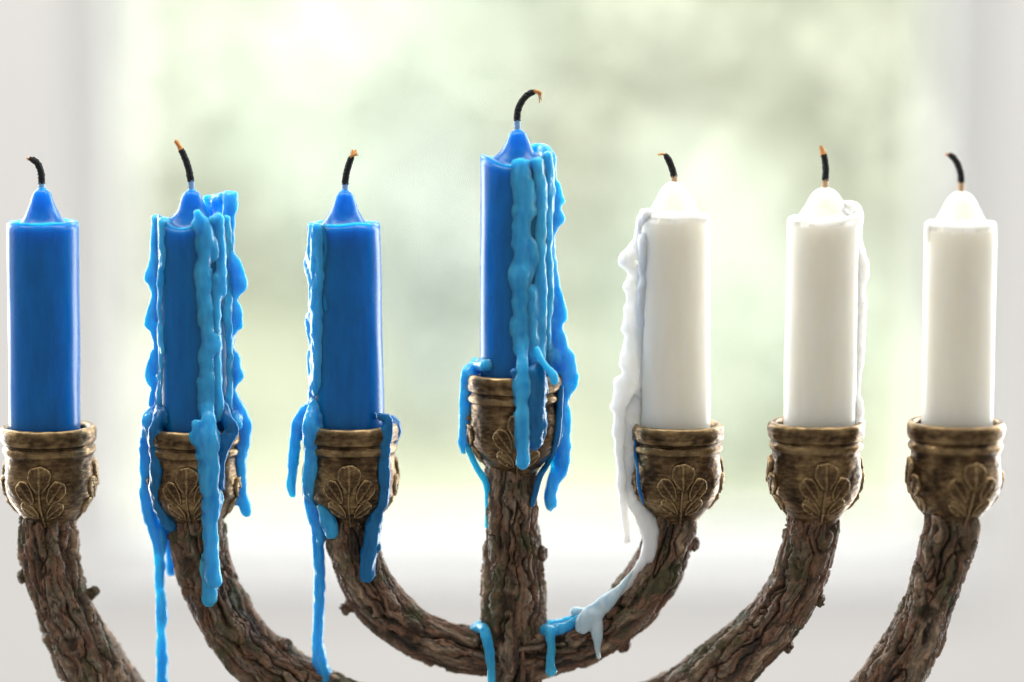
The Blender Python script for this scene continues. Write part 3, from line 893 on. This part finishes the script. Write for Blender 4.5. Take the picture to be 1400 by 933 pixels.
drip(1, [[(282, 272, 7, 38), (298, 274, 9, 26), (314, 271, 10, 8), (313, 300, 10, 0), (313, 340, 10, 0), (318, 365, 11, 0), (326, 388, 12, 0), (318, 410, 10, 0), (322, 430, 10, 0), (316, 452, 11, 0), (310, 470, 11, 0),
          (318, 500, 11, 0), (323, 514, 10, 0), (313, 532, 10, 0), (320, 552, 12, 0), (330, 575, 13, 0), (335, 592, 11, 0), (331, 620, 8.5, 0), (330, 660, 8, 0), (334, 688, 9.5, 0), (337, 700, 9, 0)],
         [(324, 358, 6, 0), (331, 387, 8, 0), (331, 395, 5, 0)], [(324, 420, 5, 0), (327, 446, 6.5, 0)], [(321, 486, 6, 0), (329, 512, 6.5, 0), (329, 519, 4, 0)], [(318, 285, 6, 0), (320, 268, 6, 4)], [(284, 285, 9, 36), (300, 290, 10, 26), (310, 310, 9, 10)], [(316, 560, 9), (325, 580, 9)]], BLUE_DRIP, 120, 'lumpy cyan sheet along the right edge')

# candle 3
drip(2, [[(428, 311, 7), (427, 338, 8), (422, 364, 8), (428, 384, 6), (428, 420, 8), (425, 442, 9), (428, 466, 7), (428, 500, 9), (430, 530, 9), (426, 557, 12), (416, 570, 13), (406, 585, 12), (402, 610, 9.5), (400, 640, 8.5), (398, 665, 8.5), (400, 677, 7)],
         [(437, 312, 6), (438, 370, 6), (437, 440, 6), (436, 520, 7)], [(432, 316, 7), (432, 380, 7), (433, 450, 7), (433, 530, 8)]], BLUE_DRIP, 130)
drip(2, [[(430, 545, 10), (425, 578, 12), (424, 610, 11), (423, 650, 10), (421, 682, 10), (427, 706, 9, -18), (433, 722, 9, -14), (432, 745, 7, -12), (434, 772, 5.2, -12), (434, 805, 4.6, -12), (433, 840, 4.6, -12), (432, 878, 6.5, -12), (434, 905, 8.5, -12),
          (438, 925, 12, -12), (440, 946, 13, -12)], [(440, 700, 7, -34), (449, 716, 6, -36), (452, 726, 5, -36)]], BLUE_DRIP, 132, 'stretched strand of blue wax from cup to lower branch')
drip(2, [[(445, 314, 6), (447, 340, 4.5), (443, 378, 5), (445, 400, 4), (447, 418, 6), (447.5, 425, 5)], [(457, 436, 2), (455, 470, 2.6), (454, 520, 2), (456, 560, 2.4)]], BLUE_MID, 133, bmp=0.4)
drip(2, [[(521, 570, 6), (530, 575, 6.5), (530, 600, 6), (528, 630, 6.5), (528, 660, 6), (524, 690, 5.5), (515, 712, 7, -30), (510, 735, 7.5, -30), (512, 746, 5, -30)], [(512, 722, 5, -34), (505, 755, 5.5, -38), (502, 786, 6, -38)],
         [(536, 572, 6, 20), (541, 580, 6, 8), (540, 600, 5, 0)]], FILM, 134, emb=0.0)

# candle 4
drip(3, [[(712, 226, 8), (712, 250, 11), (715, 278, 12), (713, 305, 10), (712, 335, 10.5), (715, 358, 12), (711, 380, 14), (712, 402, 10), (713, 430, 11), (709, 446, 13.5), (714, 464, 11), (715, 500, 11, -62), (714, 530, 10.5, -70), (714, 560, 10.5, -72), (715, 600, 11, -72), (715, 632, 11.5, -72)],
         [(722, 255, 6), (724, 290, 6.5)], [(728, 335, 5), (731, 358, 5)], [(720, 330, 7), (727, 350, 6)]], BLUE_DRIP, 140, 'thick pale run hanging down the front of the middle cup')
drip(3, [[(735, 222, 7), (739, 260, 7.5), (740, 300, 7.5), (738, 350, 8), (740, 420, 7), (738, 480, 8), (733, 505, 9)], [(726, 400, 6), (728, 460, 6), (728, 495, 10)]], BLUE_DRIP, 141)
drip(3, [[(747, 214, 9), (751, 260, 9), (748, 320, 8), (750, 400, 8), (746, 460, 8), (752, 482, 10), (762, 500, 10)]], BLUE_DRIP, 142)
drip(3, [[(734, 478, 5, -54), (740, 492, 4.5, -62), (748, 503, 5, -66), (756, 513, 7.5, -68), (758, 521, 7, -68)]], WICK_BLUE if False else BLUE_DRIP, 143, bmp=0.3)
drip(3, [[(726, 203, 7, 36), (740, 203, 9, 26), (750, 213, 11, 10), (752, 240, 10, 0), (753, 265, 10, 0), (760, 276, 9.5, 0), (758, 298, 9.5, 0), (750, 330, 10, 0), (753, 365, 10.5, 0), (755, 395, 10, 0), (761, 430, 11, 0), (763, 460, 12, 0), (771, 488, 14, 0),
          (776, 510, 13, 0), (773, 535, 12, 0), (766, 560, 11, 0), (768, 590, 11, 0), (770, 620, 12, 0), (767, 645, 10.5, 0), (759, 661, 8, 0), (756, 675, 6.5, 0), (757, 688, 8, 0)],
         [(761, 252, 6, 0), (768, 274, 6.5, 0)], [(760, 280, 6, 0), (766, 299, 6, 0)], [(757, 376, 5, 0), (762, 401, 5.5, 0)], [(766, 410, 6, 0), (772, 436, 6, 0)], [(780, 488, 7, 0), (786, 520, 7, 0), (784, 530, 5, 0)], [(776, 560, 5, 0), (776, 612, 6, 0)], [(750, 480, 10), (766, 500, 12), (770, 530, 8)]], BLUE_DRIP, 144, 'broad cyan sheet with a hanging drop on the right')
drip(3, [[(766, 530, 6), (764, 570, 6), (760, 605, 6), (748, 635, 5), (738, 652, 5, -26), (728, 690, 4, -28)]], FILM, 145, bmp=0.5)
drip(3, [[(735, 505, 14), (736, 540, 12), (735, 575, 11), (731, 605, 9)], [(726, 510, 12), (726, 600, 9)], [(703, 510, 7), (712, 515, 9)]], FILM, 146, emb=-0.1)
drip(3, [[(662, 500, 6), (648, 500, 8), (638, 512, 9), (634, 540, 7.5), (633, 570, 7.5), (632, 595, 8.5), (634, 616, 9)], [(650, 494, 6, 30), (638, 506, 7, 12)]], BLUE_DRIP, 147)
drip(3, [[(640, 615, 5, -10), (652, 640, 5, -14), (664, 660, 5, -16), (666, 690, 4, -10), (665, 720, 3, -6)]], BLUE_DRIP, 148, bmp=0.5)

# candle 5 (white)
drip(4, [[(884, 290, 6), (876, 305, 7), (872, 335, 9), (859, 357, 11), (869, 375, 9), (864, 392, 10), (868, 420, 9), (863, 446, 10), (865, 476, 11), (863, 505, 12), (858, 530, 13), (850, 556, 14), (847, 580, 12), (848, 610, 11), (850, 640, 10), (851, 670, 8.5), (853, 695, 8),
          (856, 720, 8), (857, 738, 8.5)], [(864, 336, 5), (851, 356, 6.5), (853, 364, 4)], [(862, 374, 4), (856, 393, 6.5)], [(861, 402, 4), (857, 423, 6)], [(858, 428, 4), (854, 450, 6)], [(856, 470, 5), (852, 498, 7)], [(846, 520, 6), (840, 556, 7)], [(880, 330, 7), (878, 420, 8), (876, 500, 10), (870, 550, 12)]], WHITE_DRIP, 150)
drip(4, [[(876, 530, 12), (866, 560, 14), (860, 590, 11), (857, 640, 10), (862, 675, 10), (872, 700, 11, -10), (884, 718, 12, -18), (887, 742, 8.5, -24), (879, 768, 7.5, -23), (864, 790, 7, -23), (846, 810, 7.5, -23), (830, 824, 9, -23)]], WHITE_DRIP, 151, 'white run spilling from the cup down the branch')
drip(4, [[(866, 780, 2, -27), (850, 802, 5, -27), (830, 822, 11, -25), (814, 836, 13, -24), (802, 846, 14, -28), (796, 858, 11, -32)], [(815, 842, 12, -30), (817, 864, 8, -34), (817, 884, 5.5, -35), (818, 899, 4, -34)], [(800, 840, 10, -10), (786, 836, 8, -6)]], PALE_DRIP, 152, 'pale blue white blob of mixed wax on the branch')
drip(4, [[(868, 600, 2), (869, 622, 3.4), (872, 645, 3), (874, 668, 3.6), (880, 690, 2)]], FILM, 153, 'thin smear of blue wax on the cup', bmp=0.4)

# candle 6 (white)
drip(5, [[(1147, 284, 7, -8), (1153, 281, 7, -4), (1162, 281, 8, 0), (1170, 292, 10, 0), (1171, 330, 9, 0), (1175, 350, 9, 0), (1181, 369, 9.5, 0), (1174, 392, 9, 0), (1177, 420, 9.5, 0), (1177, 455, 9.5, 0), (1173, 490, 9, 0), (1168, 530, 9, 0), (1172, 556, 10, 0), (1172, 580, 9, 0)],
         [(1140, 293, 7, -18), (1155, 294, 9, -14), (1165, 305, 9, -14)]], WHITE_DRIP, 160)

# candle 7 (white): low lip on the left
drip(6, [[(1277, 303, 4), (1270, 306, 4), (1268, 330, 3)]], WHITE_DRIP, 170, bmp=0.4)

# blue wax that ran onto the fork of the middle branches
tr = trunk
drip(3, [[(648, 862, 8, -8), (658, 858, 9, -20), (664, 866, 9, -34), (668, 885, 7, -42), (671, 910, 7, -42), (671, 940, 7, -42)], [(640, 862, 6, 0), (656, 854, 7, 0)]], BLUE_DRIP, 180, 'blue wax run in the left fork beside the trunk', parent=trunk, name='wax_spill')
drip(3, [[(744, 862, 9, -20), (756, 862, 10, -24), (772, 858, 10, -22), (788, 848, 9, -20), (800, 842, 8, -18)], [(752, 864, 10, -32), (754, 885, 7, -36), (753, 905, 7, -36), (754, 918, 8, -36)], [(745, 856, 8, -4), (770, 852, 8, -6), (790, 842, 7, -4)]], BLUE_DRIP, 181, 'blue wax pool with one run in the right fork', parent=b5, name='wax_spill')
